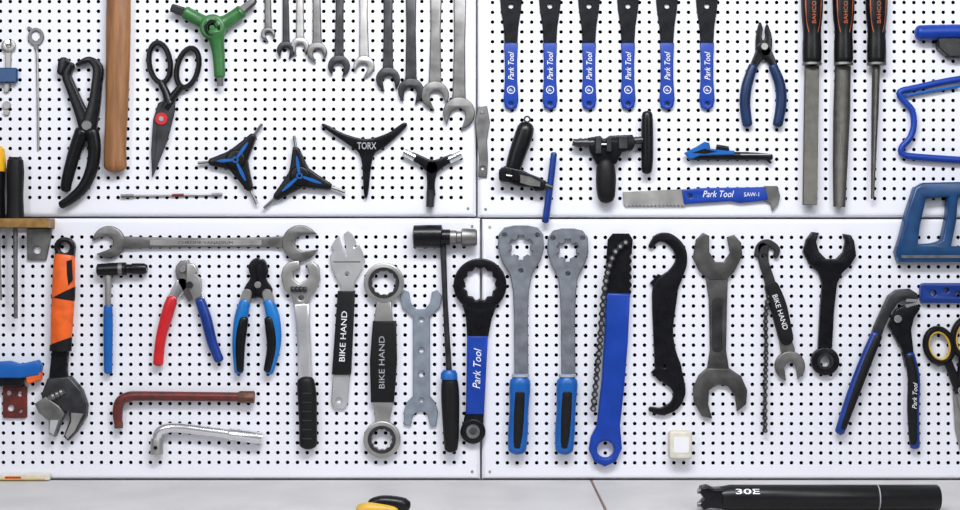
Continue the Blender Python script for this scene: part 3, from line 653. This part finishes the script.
thing('slip_joint_pliers','slip-joint pliers with navy and blue lettered grips','pliers',[
 ('jaw','dark',[ext([(888,296),(896,290),(909,289),(917,294),(918,300),(906,299),(897,304),(891,313),(885,326),(878,344),(869,341),(876,322)],3,9,1.2)]),
 ('jaw','bsteel',[ext([(896,310),(903,306),(916,304),(920,309),(914,318),(911,330),(913,348),(915,366),(906,367),(902,350),(895,338),(889,326)],0.6,8,1.2)]),
 ('tooth','steel',[ext([(906,299),(917,299.5),(916,302),(905,302)],7,9.4,0.2),ext([(904,305),(915,303),(916,305),(906,308)],6,8.6,0.2)]),
 ('pivot_bolt','chrome',[disc(897,319,3.8,8,11)]),
 ('grip','pblue',[grip([(877,332,7,5),(867,356,7,5.8),(853,392,7,5.6),(839,434,7,5)],0.85)]),
 ('grip','pblue',[grip([(909,352,6,5),(914,378,6,6),(913.5,410,6,5.8),(915,449,6,5)],0.85)]),
 ('grip_inlay','rubber',[grip([(878.4,334,8.4,4.4),(868.6,356,8.6,5.2),(854.8,392,8.4,5),(841,430,8,4.2)],0.85)]),
 ('grip_inlay','rubber',[grip([(908,354,7.4,4.4),(912.6,378,7.6,5.4),(912,410,7.6,5.2),(913.5,445,7.2,4.2)],0.85)]),
 ('lettering','white',[text('Park Tool',913,395,26,4.4,-88,12.6,0.3,0)])])
thing('scissors','scissors with black and yellow ringed handles','scissors',[
 ('handle','black',[ellring(939,346,13,17,-15,3.4,5,flat=1.1),tube([(948,362,5,4),(955,380,5,5),(960,392,5,5)],1,12)]),
 ('handle','black',[ellring(965,337,12,18,10,3.4,5,flat=1.1),tube([(963,356,5,4),(961,380,5,5),(957,392,5,5)],1,12)]),
 ('ring_lining','ochre',[ellring(939,346,10.2,14,-15,1.2,6,flat=1.4)]),('ring_lining','ochre',[ellring(965,337,9.2,15,10,1.2,6,flat=1.4)]),
 ('blade','steel',[ext([(953,385),(964,384),(966,410),(962,455),(956,430)],1,3,0.4)]),('blade','steel',[ext([(955,388),(967,384),(972,420),(970,455),(962,420)],3,5,0.4)]),
 ('pivot_bolt','chrome',[disc(960,390,3.6,5,10.5)])])
thing('hex_key','worn dark red bent socket wrench','wrench',[
 ('body','rred',[tube([(119,426,6,4),(118,412,6,5),(120,402,6,5),(128,397,6,5),(145,396,6,4.8),(240,397,6,4.6)],1,14,4)]),
 ('socket','rust',[tube([(238,397,6,5),(240,397,6,6),(254,397,6,6)],1,8)]),('tip','rust',[tube([(119,422,6,4.4),(119,428,6,4.4)],1,8)])])
thing('hex_key','chrome bent socket wrench with plain shaft','wrench',[
 ('body','chrome',[tube([(157,442,7,4.8),(158.5,433,7,4.8),(166,428.5,7,4.8),(180,428,7,4.8),(205,431,7,4.8),(245,436,7,4.8)],1,16,4)]),
 ('socket','steel',[tube([(157,438,7,5.4),(157,441,7,6.2),(157,454,7,6.4)],1,16)]),
 ('end_socket','chrome',[tube([(228,434,7,5.2),(230,434.2,7,6),(262,438.4,7,6)],1,16)]),
 ('end_bore','bsteel',[disc(157,447,2,12.6,13.6,0.2)])])
thing('magnet_block','small cream square block fixed to the panel','block',[
 ('body','cream',[ext(rrect(669,431,691,458,3),0.3,14,1.6)]),('face_plate','white',[ext(rrect(673,436,688,452,2),13.8,14.4,0.2)])])
thing('clamp','blue hand clamp with orange and black ends','clamp',[
 ('body','lblue',[ext([(-40,364),(10,361),(20,364),(38,360),(42,366),(40,375),(22,378),(-40,378)],2,12,2)]),
 ('pad','orange',[ext([(26,375),(42,372),(41,380),(28,384)],3,11,1)]),('jaw','bsteel',[ext([(-40,377),(26,378),(22,386),(-40,386)],3,11,1)])])
thing('wall_plate','small red steel plate with punched holes','metal plate',[
 ('plate','rred',[ext(rrect(3,386,27,418,2),0.3,3,0.5,[circ(9,393,2.6,14),circ(20,394,2.6,14),circ(11,408,3.4,16),circ(21,411,2,12)])])])
# ================================================================ on the bench
R=11.4
sp_y=480-R-0.1
thing('seat_post','black seat post with clamp head lying on the bench','seat post',[
 ('tube','black',[tube([(692,sp_y,180,R-1.5),(700,sp_y,180,R),(882,sp_y,180,R),(883.5,sp_y,180,R-1),(883.5,sp_y,180,R-2),(870,sp_y,180,R-2.2)],1,40)]),
 ('clamp_head','bsteel',[ext([(674,459),(680,457.5),(686,460),(694,459.5),(697,463),(697,475),(690,477.5),(682,476.5),(676,478.5),(673,474),(677,469),(673,464)],172,188,1.8)]),
 ('clamp_bolt','mid',[tube([(671,462.5,182,2.2),(679,462.5,182,2.2)],1,12)]),('clamp_bolt','mid',[tube([(671,474,182,2.2),(679,474,182,2.2)],1,12)]),
 ('band','lgrey',[tube([(829,sp_y,180,R+0.1),(830,sp_y,180,R+0.1)],1,40)],'tube'),
 ('lettering','white',[wrap(text('30E',714,sp_y-7.5,21,5.2,0,0,0,0.01),sp_y,180,R+0.15)],'tube')],comp=False)
thing('utility_knife','black and yellow rounded tool lying on the bench','utility knife',[
 ('body','ochre',[grip([(374,474,216,5.5),(386,473,217,6.5),(400,474,216,5.8),(410,475,214,4.8)],1,16)]),
 ('cover','bsteel',[grip([(384,469.5,213,4.6),(396,467.5,212,6.2),(412,469.5,211,6.6),(420,472,210,5.2)],1,16)])],comp=False)
thing('spirit_level','pale yellow strip with red print standing on the bench','spirit level',[
 ('body','cream',[ext(rrect(-60,473.5,50,479.9,1),0.5,8,0.8)]),('print','red',[box(6,476,22,478,8,8.3,0.05)],'body'),('end_cap','ochre',[box(-60,478,46,479.6,8,8.4,0.1)],'body')])
# ---------------------------------------------------------------- lights / camera
def arealight(name,loc,tgt,sx,sy,e,c=(1,1,1)):
    l=bpy.data.lights.new(name,'AREA');l.shape='RECTANGLE';l.size=sx;l.size_y=sy;l.energy=e;l.color=c
    o=bpy.data.objects.new(name,l);COL.objects.link(o);o.location=loc
    o.rotation_euler=(Vector(tgt)-Vector(loc)).to_track_quat('-Z','Y').to_euler();return o
arealight('ceiling_light',(0.1,-1.5,2.75),(0.05,0,1.2),1.3,0.35,44,(0.97,0.98,1))
arealight('ceiling_light',(-1.5,-2.3,2.6),(-0.2,0,1.3),0.25,1.6,14,(0.96,0.98,1))
arealight('ceiling_light',(1.5,-2.3,2.6),(0.3,0,1.3),0.25,1.6,16,(0.96,0.98,1))
w=bpy.data.worlds.new('World');scene.world=w;w.use_nodes=True
nt=w.node_tree;bg=nt.nodes['Background']
tc=nt.nodes.new('ShaderNodeTexCoord');sx=nt.nodes.new('ShaderNodeSeparateXYZ');rp=nt.nodes.new('ShaderNodeValToRGB')
mr=nt.nodes.new('ShaderNodeMapRange');mr.inputs['From Min'].default_value=-1;mr.inputs['From Max'].default_value=1
nt.links.new(tc.outputs['Generated'],sx.inputs[0]);nt.links.new(sx.outputs['Z'],mr.inputs[0]);nt.links.new(mr.outputs[0],rp.inputs[0]);nt.links.new(rp.outputs[0],bg.inputs[0])
e=rp.color_ramp.elements;e[0].position=0.0;e[0].color=(0.10,0.10,0.11,1);e[1].position=1.0;e[1].color=(0.72,0.76,0.83,1)
for p_,v in ((0.42,0.18),(0.52,0.40),(0.62,0.58)):
    q=rp.color_ramp.elements.new(p_);q.color=(v,v*1.03,v*1.1,1)
bg.inputs[1].default_value=0.6
cam=bpy.data.cameras.new('camera');co=bpy.data.objects.new('camera',cam);COL.objects.link(co)
co.location=(0,-D,ZC);co.rotation_euler=(math.radians(90),0,0);cam.sensor_width=36;cam.lens=36*D/(960*S)
scene.camera=co
scene.view_settings.view_transform='Standard'
